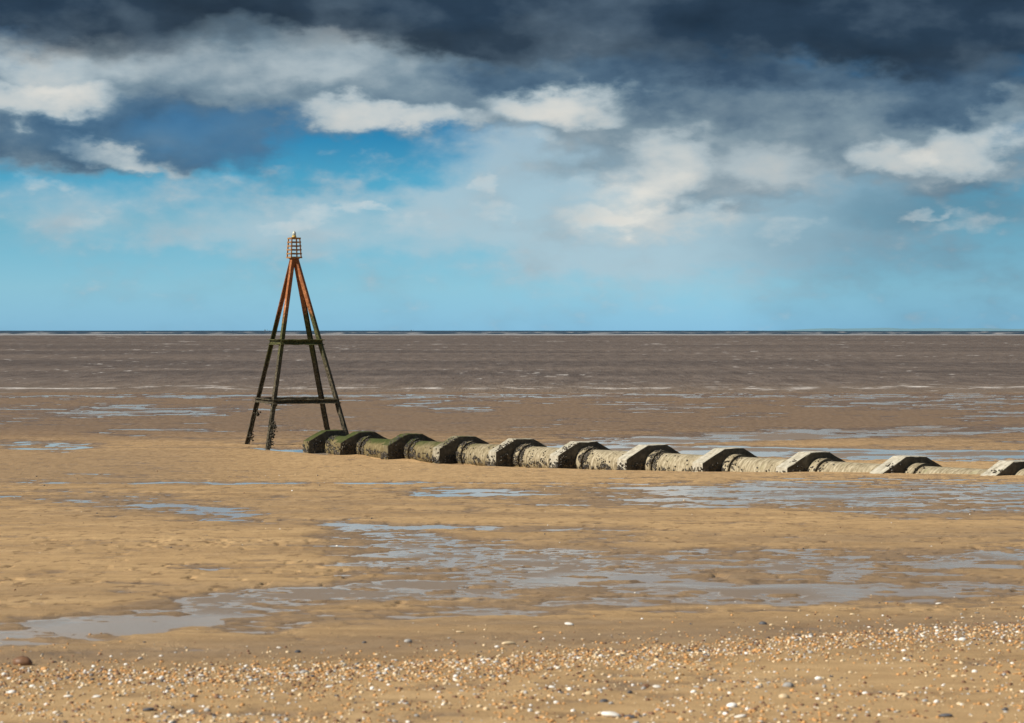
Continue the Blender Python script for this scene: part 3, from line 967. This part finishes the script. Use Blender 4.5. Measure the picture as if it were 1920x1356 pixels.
org = Vector((ctr.x, ctr.y, GZ))
legs = []
for j, (ft, sect) in enumerate(((A_, 'h_open'), (B_, 'box'), (C_, 'h_side'), (D_, 'box'))):
    gzl = float(ground_z(ft.x, ft.y))
    outw = (ft - ctr).normalized()
    top = apex + Vector((outw.x * 0.075, outw.y * 0.075, 0.0))
    foot = Vector((ft.x, ft.y, GZ))
    d = (foot - top)
    bot = top + d * ((top.z - (gzl - 0.6)) / (top.z - GZ))
    bm = bmesh.new()
    if sect == 'box':
        add_sweep(bm, bot - org, top - org, box_prof(0.105, 0.105), Vector((0.80, 0.60, 0)) if j == 1 else Vector((0.5, 0.86, 0)))
    elif sect == 'h_open':
        add_sweep(bm, bot - org, top - org, h_prof(0.125, 0.13, 0.026, 0.02), Vector((1, 0.1, 0)))
    else:
        add_sweep(bm, bot - org, top - org, h_prof(0.12, 0.115, 0.024, 0.02), Vector((0.35, 1, 0)) if j != 3 else Vector((-0.25, 1, 0)))
    rj = random.Random(j)
    for v in bm.verts:
        lo = max(0.0, min(1.0, (2.6 - v.co.z) / 2.2))
        v.co += Vector((rj.uniform(-1, 1), rj.uniform(-1, 1), 0)) * 0.010 * lo
    leg = link('leg', bm_mesh('leg', bm, M_STEEL), beacon)
    # barnacles and mussels thicken towards the sand
    r = np.random.default_rng(70 + j)
    nb = 700
    hz = np.minimum(np.abs(r.normal(0, 1.15, nb)), 2.9)
    tt = (bot.z + 0.6 + hz - top.z) / (bot.z - top.z)
    c = np.array(top - org)[None] + np.array(bot - top)[None] * tt[:, None]
    an = r.uniform(0, 6.283, nb)
    rad = np.minimum(0.056 / np.maximum(np.abs(np.cos(an)), np.abs(np.sin(an))), 0.070)
    c[:, 0] += np.cos(an) * rad
    c[:, 1] += np.sin(an) * rad
    sz = r.uniform(0.007, 0.019, nb)
    if j in (0, 1):                                       # hanging clumps near the foot
        for (hh, dxx, nn_, sp) in (((0.62, 0.08, 60, 0.06), (0.38, 0.09, 45, 0.05), (0.15, 0.05, 40, 0.05), (1.25, 0.06, 25, 0.04)) if j == 1 else ((0.9, 0.08, 40, 0.05), (0.25, 0.07, 40, 0.05))):
            t1 = (bot.z + 0.6 + hh - top.z) / (bot.z - top.z)
            cc = np.array(top - org) + np.array(bot - top) * t1 + np.array([dxx, -0.03, 0])
            c = np.concatenate([c, cc + r.normal(0, sp, (nn_, 3)) * [0.7, 0.7, 1.1]])
            sz = np.concatenate([sz, r.uniform(0.016, 0.04, nn_)])
    v, f = blobs_mesh('m', c, sz, None, ICO1, (0.5, 0.9), 90 + j)
    tag(link('barnacle_crust', mesh_np('barnacle_crust', v, f, M_BARN, False), leg), kind='stuff')
    legs.append((top, foot))


def at_height(j, z):
    top, foot = legs[j]
    return top + (foot - top) * ((top.z - z) / (top.z - foot.z))


for zc, hgt in ((CAMZ - (754 - 620) / PXM, 0.125), (CAMZ - (642 - 620) / PXM, 0.15)):
    for (a, c_) in ((0, 1), (1, 3), (3, 2), (2, 0)):
        pa, pc = at_height(a, zc), at_height(c_, zc)
        dd = (pc - pa).normalized()
        out = Vector((dd.y, -dd.x, 0))
        if out.dot(pa - Vector((apex.x, apex.y, 0))) < 0:
            out = -out
        bm = bmesh.new()
        add_sweep(bm, pa - org + out * 0.085 - dd * 0.035, pc - org + out * 0.085 + dd * 0.035,
                  [(-hgt / 2, -0.045), (hgt / 2, -0.045), (hgt / 2, 0.045), (hgt / 2 - 0.02, 0.045), (hgt / 2 - 0.02, -0.02), (-hgt / 2 + 0.02, -0.02), (-hgt / 2 + 0.02, 0.045), (-hgt / 2, 0.045)],
                  Vector((0, 0, 1)))
        rj = random.Random(int(zc * 100) + a)
        for v in bm.verts:
            v.co += Vector((rj.uniform(-1, 1), rj.uniform(-1, 1), rj.uniform(-1, 1))) * 0.008
        link('cross_rail', bm_mesh('cross_rail', bm, M_STEEL), beacon)

# head plate, cage and lantern
lp = apex - org
bm = bmesh.new()
add_sweep(bm, lp + Vector((0, 0, -0.10)), lp + Vector((0, 0, 0.02)), [(0.10 * math.cos(a * math.pi / 6), 0.10 * math.sin(a * math.pi / 6)) for a in range(12)], Vector((1, 0, 0)))
add_sweep(bm, lp + Vector((0, 0, 0.02)), lp + Vector((0, 0, 0.055)), [(0.155 * math.cos(a * math.pi / 8), 0.155 * math.sin(a * math.pi / 8)) for a in range(16)], Vector((1, 0, 0)))
link('head_plate', bm_mesh('head_plate', bm, M_STEEL), beacon)
cage = empty('cage_topmark', (lp.x, lp.y, lp.z + 0.06))
cage.parent = beacon
PSI = R(29)
cr, sr = math.cos(PSI), math.sin(PSI)
CB, CT, CH = 0.332, 0.272, 0.545


def corner(q, s):
    x, y = [(-1, 1), (-1, -1), (1, -1), (1, 1)][q]
    x, y = x * s / 2, y * s / 2
    return Vector((x * cr - y * sr, x * sr + y * cr, 0))


for lv in range(6):
    f = lv / 5
    s = CB + (CT - CB) * f
    z = CH * f
    bm = bmesh.new()
    th_, hh_ = 0.012, (0.042 if lv in (0, 5) else 0.036)
    ring = []
    for s_ in (s + 0.02, s + 0.02 - 2 * th_):
        for dz_ in (-hh_ / 2, hh_ / 2):
            ring.append([bm.verts.new(corner(q, s_) + Vector((0, 0, z + dz_))) for q in range(4)])
    o0, o1, i0, i1 = ring
    for q in range(4):
        n_ = (q + 1) % 4
        bm.faces.new((o0[q], o0[n_], o1[n_], o1[q]))
        bm.faces.new((i0[n_], i0[q], i1[q], i1[n_]))
        bm.faces.new((o1[q], o1[n_], i1[n_], i1[q]))
        bm.faces.new((i0[q], i0[n_], o0[n_], o0[q]))
    link('cage_hoop', bm_mesh('cage_hoop', bm, M_CAGE), cage)
for q in range(4):
    bm = bmesh.new()
    add_sweep(bm, corner(q, CB - 0.032), corner(q, CT - 0.032) + Vector((0, 0, CH)), box_prof(0.03, 0.03), Vector((cr, sr, 0)))
    link('cage_upright', bm_mesh('cage_upright', bm, M_CAGE), cage)
for z, s in ((0.0, CB), (CH, CT)):
    bm = bmesh.new()
    w_ = 0.05
    for q in (0, 1):
        a_, c_ = corner(q, s - 0.01), corner(q + 2, s - 0.01)
        dz_ = Vector((0, 0, z + (0.008 if q else -0.008)))
        add_sweep(bm, a_ + dz_, c_ + dz_, box_prof(w_, 0.012), Vector((0, 0, 1)).cross((c_ - a_).normalized()))
    link('cross_strap', bm_mesh('cross_strap', bm, M_CAGE), cage)
lan = empty('lantern', (lp.x, lp.y, lp.z + 0.06 + CH + 0.02))
lan.parent = beacon


def lathe(name, prof, mat, seg=20):
    bm = bmesh.new()
    rings = []
    for (rr, z) in prof:
        rings.append([bm.verts.new((rr * math.cos(6.2832 * q / seg), rr * math.sin(6.2832 * q / seg), z)) for q in range(seg)])
    for a in range(len(prof) - 1):
        for q in range(seg):
            bm.faces.new((rings[a][q], rings[a][(q + 1) % seg], rings[a + 1][(q + 1) % seg], rings[a + 1][q]))
    bm.faces.new(list(reversed(rings[0])))
    bm.faces.new(rings[-1])
    return bm_mesh(name, bm, mat, True)


link('lantern_base', lathe('lantern_base', [(0.062, 0.0), (0.064, 0.03), (0.056, 0.05), (0.054, 0.06)], M_YEL), lan)
link('lantern_lens', lathe('lantern_lens', [(0.05, 0.061), (0.056, 0.09), (0.052, 0.13), (0.038, 0.165), (0.016, 0.188), (0.006, 0.20)], M_LENS), lan)

# ---------------------------------------------------------------- specks of ships on the horizon
M_SHIP, t, b, P, Nn = material('ship_paint')
b.inputs['Base Color'].default_value = (0.16, 0.19, 0.21, 1)
b.inputs['Roughness'].default_value = 0.7


def ship(px, Y, L, Hh, label, mast):
    x = (px - 960) / F * Y
    o = empty('ship', (x, Y, 0))
    tag(o, label, 'ship', 'ships on the horizon')
    bm = bmesh.new()
    w = L * 0.16
    lo = [bm.verts.new(v) for v in ((-L * .46, -w * .4, -.5), (L * .42, -w * .4, -.5), (L * .47, 0, -.5), (L * .42, w * .4, -.5), (-L * .46, w * .4, -.5))]
    hi = [bm.verts.new(v) for v in ((-L * .5, -w * .5, Hh * .34), (L * .42, -w * .5, Hh * .34), (L * .5, 0, Hh * .42), (L * .42, w * .5, Hh * .34), (-L * .5, w * .5, Hh * .34))]
    bm.faces.new(list(reversed(lo)))
    bm.faces.new(hi)
    for q in range(5):
        bm.faces.new((lo[q], lo[(q + 1) % 5], hi[(q + 1) % 5], hi[q]))
    link('hull', bm_mesh('hull', bm, M_SHIP), o)
    bm = bmesh.new()
    for (cx, cw, z0, z1) in ((-L * .30, L * .2, Hh * .345, Hh * .72), (-L * .31, L * .12, Hh * .725, Hh * .92)):
        add_sweep(bm, Vector((cx, 0, z0)), Vector((cx, 0, z1)), box_prof(cw, w * .8), Vector((1, 0, 0)))
    link('superstructure', bm_mesh('superstructure', bm, M_SHIP), o)
    bm = bmesh.new()
    add_sweep(bm, Vector((mast * L, 0, Hh * .345)), Vector((mast * L, 0, Hh * 1.1)), box_prof(L * .03, L * .03), Vector((1, 0, 0)))
    link('mast', bm_mesh('mast', bm, M_SHIP), o)


ship(500, 10400, 27, 10.5, 'tiny grey ship on the horizon just left of the beacon legs', 0.1)
ship(774, 12000, 30, 9.0, 'tiny faint ship on the horizon to the right of the beacon', 0.15)

# ---------------------------------------------------------------- shingle, shells and stones
TONES = {'white': (0.74, 0.70, 0.62), 'cream': (0.60, 0.47, 0.29), 'amber': (0.50, 0.26, 0.085), 'brown': (0.19, 0.095, 0.045),
         'grey': (0.30, 0.29, 0.27), 'slate': (0.060, 0.062, 0.070)}
M_STONE = {}
for nm_, c_ in TONES.items():
    m, t, b, P, Nn = material(nm_ + '_pebble')
    info = t.new('ShaderNodeObjectInfo')
    n2 = t.noise(P, 60.0, 3, 0.6)
    n1 = t.noise(P, 13.0, 2, 0.5)
    v = n2 * 0.35 + n1 * 0.5 + S(t, info.outputs['Random']) * 0.35
    t.put(b.inputs['Base Color'], t.ramp(v, [(0.25, tuple(x * 0.55 for x in c_)), (0.55, c_), (0.9, tuple(min(0.85, x * 1.3 + 0.02) for x in c_))]))
    b.inputs['Roughness'].default_value = 0.55
    M_STONE[nm_] = m


def px_size(Y):
    return Y / F                                          # metres per photograph pixel


def bank_edge(px):
    """Upper edge of the shingle, as a photograph row."""
    return np.interp(px, [-400, 0, 300, 640, 960, 1280, 1600, 1920, 2320], [1262, 1262, 1262, 1252, 1236, 1214, 1190, 1172, 1150])


def stone_z(X, Y):
    """Sand height under a stone, relief included, read off the beach sheet."""
    j = np.clip(np.searchsorted(Yr, Y), 1, nr - 1)
    fpx = np.asarray(X) / np.maximum(Y, 6.0) * F + 960
    q = np.clip(np.searchsorted(px_cols, fpx), 1, nc - 1)
    return 0.25 * (sand_z[j, q] + sand_z[j - 1, q] + sand_z[j, q - 1] + sand_z[j - 1, q - 1])


def stone_mesh(name, kind, seed):
    r = np.random.default_rng(seed)
    v0, f0 = ICO3 if kind != 'small' else ICO2
    s = {'round': (1, .82, .58), 'flat': (1, .72, .30), 'shell': (1, .78, .34), 'long': (1, .36, .30), 'lump': (1, .7, .62), 'small': (1, .8, .55)}[kind]
    d = 1 + 0.16 * fbm(v0[:, 0] * 1.3 + v0[:, 2] + seed, v0[:, 1] * 1.3 - v0[:, 2] * .7, seed, 3)
    if kind == 'lump':
        d = d + 0.22 * fbm(v0[:, 0] * 2.5 + v0[:, 2] * 2, v0[:, 1] * 2.5 - v0[:, 2], seed + 3, 3)
    v = v0 * d[:, None] * np.array(s)
    if kind == 'shell':
        ang = np.arctan2(v[:, 1], v[:, 0])
        v[:, 2] = np.maximum(v[:, 2], -0.06) + 0.02 * np.cos(ang * 14) * (v[:, 2] > 0)
    return v, f0


def place(o, px, py, w_px, sink=0.3, rz=0.0):
    X, Y = unproject(px, py)
    X, Y = float(X), float(Y)
    s = w_px * px_size(Y) / 2
    o.location = (X, Y, float(stone_z(X, Y)) + s * (0.5 - sink) * 0.6)
    o.scale = (s, s, s)
    o.rotation_euler = (random.uniform(-.15, .15), random.uniform(-.15, .15), rz)


SPECIAL = [
    (43, 1253, 34, 'lump', 'brown', 'stone', 'dark brown weedy lump at the left edge of the wet sand', .1),
    (84, 1262, 15, 'round', 'amber', 'stone', 'reddish stone just right of the dark weedy lump at the left edge', .3),
    (127, 1279, 12, 'round', 'slate', 'stone', 'small black stone in the shingle below the reddish stone', .3),
    (278, 1340, 22, 'flat', 'slate', 'stone', 'dark slate stone tilted in the sand near the bottom left corner', .2),
    (558, 1229, 11, 'round', 'slate', 'pebble', 'lone slate pebble on wet sand above the shingle, left of centre', .2),
    (523, 1221, 9, 'shell', 'white', 'shell', 'bright white shell on wet sand just left of the lone slate pebble', .2),
    (377, 1274, 12, 'shell', 'white', 'shell', 'white shell at the top of the shingle, lower left', .3),
    (535, 1276, 16, 'round', 'brown', 'stone', 'brown stone with a pale shell against its left side, lower left', .3),
    (528, 1270, 10, 'shell', 'white', 'shell', 'pale shell leaning on the brown stone, lower left', .2),
    (570, 1269, 17, 'round', 'grey', 'stone', 'rounded grey stone right of the brown stone, lower left', .3),
    (618, 1296, 14, 'shell', 'white', 'shell', 'white shell alone on sand below the rounded grey stone', .3),
    (128, 1314, 17, 'shell', 'white', 'shell', 'large white shell in the bottom left corner, left one of the pair', .3),
    (182, 1314, 14, 'shell', 'white', 'shell', 'white shell in the bottom left corner, right one of the pair', .3),
    (765, 1210, 14, 'round', 'grey', 'pebble', 'white and grey rounded pebble on the wet sand strip near the centre', .1),
    (683, 1211, 8, 'round', 'slate', 'pebble', 'small slate pebble left of the white and grey rounded pebble', .2),
    (746, 1218, 8, 'round', 'amber', 'pebble', 'small orange pebble below the white and grey rounded pebble', .2),
    (863, 1192, 14, 'long', 'cream', 'shell', 'yellowish long shell lying on the sand above the wet strip', .2),
    (1067, 1178, 17, 'shell', 'white', 'shell', 'pointed white shell standing clear on the sand right of centre', .1),
    (1004, 1182, 9, 'shell', 'cream', 'shell', 'small cream shell left of the pointed white shell', .2),
    (1013, 1192, 10, 'shell', 'amber', 'shell', 'amber and white shell below the small cream shell', .2),
    (954, 1214, 26, 'long', 'cream', 'shell', 'long pale razor shell lying across the wet strip', .3),
    (740, 1243, 11, 'shell', 'white', 'shell', 'white shell on bare sand just above the shingle, centre left', .2),
    (709, 1254, 10, 'shell', 'white', 'shell', 'white shell at the shingle edge below and left of its neighbour', .2),
    (948, 1246, 14, 'lump', 'amber', 'stone', 'amber stone in the shingle band at the centre', .3),
    (1232, 1294, 15, 'shell', 'white', 'shell', 'thick white shell beside a brown stone, right of centre in the shingle', .3),
    (1212, 1290, 14, 'round', 'brown', 'stone', 'brown stone touching the thick white shell right of centre', .3),
    (1103, 1309, 14, 'round', 'cream', 'pebble', 'cream pebble tilted in the sand below the centre', .2),
    (1146, 1351, 36, 'flat', 'white', 'stone', 'big whitish stone cut by the bottom edge of the view', .2),
    (1182, 1353, 24, 'flat', 'slate', 'stone', 'dark stone right beside the big whitish stone at the bottom edge', .3),
    (1132, 1322, 16, 'round', 'slate', 'stone', 'slate stone above the big whitish stone at the bottom', .3),
    (1035, 1294, 12, 'shell', 'white', 'shell', 'white shell near an orange pebble, below the shingle band at the centre', .3),
    (1760, 1136, 11, 'shell', 'white', 'shell', 'lone white shell on wet sand by the pools, far right', .1),
    (1431, 1176, 14, 'lump', 'slate', 'stone', 'black weedy stone on the smooth sand above the shingle, right', .2),
    (1446, 1177, 7, 'round', 'cream', 'pebble', 'small cream pebble beside the black weedy stone', .2),
    (1598, 1158, 9, 'shell', 'cream', 'shell', 'cream shell alone on smooth sand, right', .2),
    (1832, 1155, 9, 'flat', 'grey', 'pebble', 'flat grey blue pebble on smooth sand, far right', .2),
    (1805, 1164, 7, 'shell', 'white', 'shell', 'tiny white shell below the flat grey blue pebble', .2),
    (1805, 1206, 14, 'round', 'white', 'pebble', 'whitish pebble at the top of the shingle, far right', .2),
    (1535, 1279, 14, 'round', 'white', 'pebble', 'bright white pebble with a dark shadow, right part of the shingle', .1),
    (1470, 1316, 19, 'round', 'cream', 'stone', 'big cream stone left of the bright white oval one, lower right', .2),
    (1372, 1333, 19, 'round', 'white', 'stone', 'bright white oval stone near the bottom, right of centre', .2),
    (1388, 1352, 22, 'flat', 'white', 'stone', 'flat white stone at the bottom edge under the bright oval one', .3),
    (1693, 1308, 20, 'flat', 'cream', 'stone', 'pale oblong stone lying flat, lower right', .3),
    (1773, 1351, 26, 'flat', 'slate', 'stone', 'dark flat stone at the bottom edge, lower right', .3),
    (1477, 1294, 20, 'lump', 'grey', 'stone', 'dark grey stone above the big cream stone, lower right', .35),
    (1888, 1268, 13, 'lump', 'brown', 'stone', 'dark brown stone near the right edge of the shingle', .3),
    (341, 1172, 10, 'lump', 'brown', 'stone', 'brown lump standing in the left hand pool', .2),
    (632, 1024, 5, 'small', 'white', 'shell', 'tiny white shell beside a thin pool, left of centre on the flats', .1),
]
for si_, (px, py, w, kind, tone, cat, label, sink) in enumerate(SPECIAL):
    v, f = stone_mesh(cat, kind, 900 + si_)
    o = link(cat, mesh_np(cat, v, f, M_STONE[tone], True))
    place(o, px, py, w * 1.1, sink, random.uniform(-0.5, 0.5))
    tag(o, label, cat)

# the larger loose pebbles, one object each, sharing a few meshes
PEB = {}
for tone in TONES:
    for q in range(4):
        kind = ('shell', 'round', 'flat', 'round')[q] if tone in ('white', 'cream') else ('round', 'flat', 'lump', 'round')[q]
        v, f = stone_mesh('pebble', kind if kind != 'round' else 'small', 700 + q + 10 * len(PEB))
        PEB[(tone, q)] = mesh_np('pebble', v, f, M_STONE[tone], True)
REFS = [(43, 1253, 'dark weedy left edge lump'), (84, 1262, 'reddish stone by the left edge'), (278, 1340, 'tilted dark slate stone'), (377, 1274, 'lower left white shell'),
        (535, 1276, 'brown stone with a pale shell'), (618, 1296, 'white shell alone on sand'), (155, 1314, 'bottom left shell pair'),
        (765, 1210, 'white and grey rounded pebble'), (954, 1214, 'long razor shell'), (1067, 1178, 'pointed white shell'), (709, 1254, 'white shells at shingle edge'),
        (948, 1246, 'amber stone at the centre'), (1222, 1292, 'thick white shell'), (1103, 1309, 'tilted cream pebble'), (1160, 1349, 'big whitish bottom stone'),
        (1431, 1176, 'black weedy stone'), (1598, 1158, 'lone cream shell'), (1832, 1155, 'flat grey blue pebble'), (1805, 1206, 'far right whitish pebble'),
        (1535, 1279, 'bright white pebble'), (1470, 1316, 'big cream stone'), (1372, 1333, 'bright white oval stone'), (1693, 1308, 'pale oblong stone'),
        (1773, 1351, 'dark flat bottom stone'), (1888, 1268, 'dark brown right edge stone')]


def where_is(x, y):
    rx, ry, nm = min(REFS, key=lambda q: (q[0] - x) ** 2 + (2 * (q[1] - y)) ** 2)
    dx_, dy_ = x - rx, (y - ry) * 2
    d = math.hypot(dx_, dy_)
    far = 'just ' if d < 45 else '' if d < 130 else 'well '
    if abs(dx_) > 2.2 * abs(dy_):
        w = 'left of' if dx_ < 0 else 'right of'
    elif abs(dy_) > 2.2 * abs(dx_):
        w = 'above' if dy_ < 0 else 'below'
    else:
        w = ('above' if dy_ < 0 else 'below') + ' and ' + ('left of' if dx_ < 0 else 'right of')
    return far + w + ' the ' + nm


def scatter_px(n, r, band):
    """Random photograph positions: dense along the shingle's upper edge, looser below."""
    px = r.uniform(-60, 1980, n) if not band else r.uniform(-800, 2720, n)
    u = r.random(n)
    e = bank_edge(px)
    uc = np.interp(px, [0, 500, 1100, 1900], [0.20, 0.26, 0.36, 0.40])
    d = np.where(u < uc, np.abs(r.normal(14, 22, n)), np.where(u < 0.94, 200 * r.random(n) ** 0.9, -r.exponential(16, n)))
    py = e + d
    ok = (py < 1385) & (py > e - 75)
    # loose drifts
    X, Y = unproject(px, py)
    dr = fbm(X / 0.5, Y / 0.28, 333, 3)
    ok &= (r.random(n) < np.clip(0.55 + 1.1 * dr, 0.06, 1)) | (d < 30)
    return px[ok], py[ok]


r = np.random.default_rng(44)
px, py = scatter_px(900, r, False)
sel = np.arange(len(px))[:245]
tones = r.choice(list(TONES), len(sel), p=[0.15, 0.27, 0.29, 0.13, 0.11, 0.05])
for q, tone in zip(sel, tones):
    o = link('pebble', PEB[(tone, int(r.integers(0, 4)))])
    w = float(np.clip(r.lognormal(2.15, 0.28), 6, 15)) * (0.75 + 0.45 * (py[q] - 1150) / 200)
    place(o, px[q], py[q], w, 0.35, r.uniform(0, 6.28))
    size = 'tiny' if w < 7.5 else 'small' if w < 10 else 'larger'
    lab = size + ' ' + {'white': 'white', 'cream': 'cream', 'amber': 'amber', 'brown': 'brown', 'grey': 'grey', 'slate': 'black'}[tone] + ' pebble ' + where_is(px[q], py[q])
    tag(o, lab, 'pebble', 'pebbles in the shingle')

same = {}
for o in COL.objects:
    if o.name.startswith('pebble') and o.get('group') == 'pebbles in the shingle':
        same.setdefault(o['label'], []).append(o)
for lab, os_ in same.items():
    if len(os_) > 1:
        os_.sort(key=lambda o: o.location.x / o.location.y)
        for o, w in zip(os_, ('leftmost', 'rightmost') if len(os_) == 2 else ('leftmost', 'middle', 'rightmost', 'far right')):
            o['label'] = lab + ', ' + w

# everything smaller is uncountable: one shingle mass per tone
for tone, n, lo in (('white', 1950, 0), ('cream', 7400, 0), ('amber', 12600, 0), ('brown', 7400, 0), ('grey', 2400, 0), ('slate', 950, 0)):
    px, py = scatter_px(n, r, True)
    X, Y = unproject(px, py)
    w = np.clip(r.lognormal(1.60, 0.38, len(px)), 2.0, 10.0) * (0.75 + 0.60 * (py - 1150) / 200)
    s = w * px_size(Y) / 2
    z = stone_z(X, Y) + s * 0.15
    v, f = blobs_mesh('shingle', np.stack([X, Y, z], 1), s, None, ICO1 if n > 2500 else ICO2, (0.4, 0.75), int(n), 'flat')
    tag(link('shingle', mesh_np('shingle', v, f, M_STONE[tone], True)), 'fine ' + tone + ' shingle scattered over the near sand', None, None, 'stuff')
# flecks of shell, coal and weed over the flats
for tone, n in (('brown', 420), ('slate', 260), ('white', 170), ('cream', 130)):
    px = r.uniform(-300, 2220, n)
    py = r.uniform(880, 1215, n)
    X, Y = unproject(px, py)
    ok = r.random(n) < np.clip(0.5 + 1.0 * fbm(X / 3, Y / 3, 77, 2), 0.1, 1)
    X, Y, py = X[ok], Y[ok], py[ok]
    w = np.clip(r.lognormal(0.95, 0.35, len(X)), 1.3, 5.5)
    s = w * px_size(Y) / 2
    v, f = blobs_mesh('flecks', np.stack([X, Y, stone_z(X, Y) + s * 0.2], 1), s, None, ICO1, (0.45, 0.8), int(n), 'flat')
    tag(link('beach_litter', mesh_np('beach_litter', v, f, M_STONE[tone], True)), 'scattered ' + tone + ' flecks of shell and stone on the flats', None, None, 'stuff')
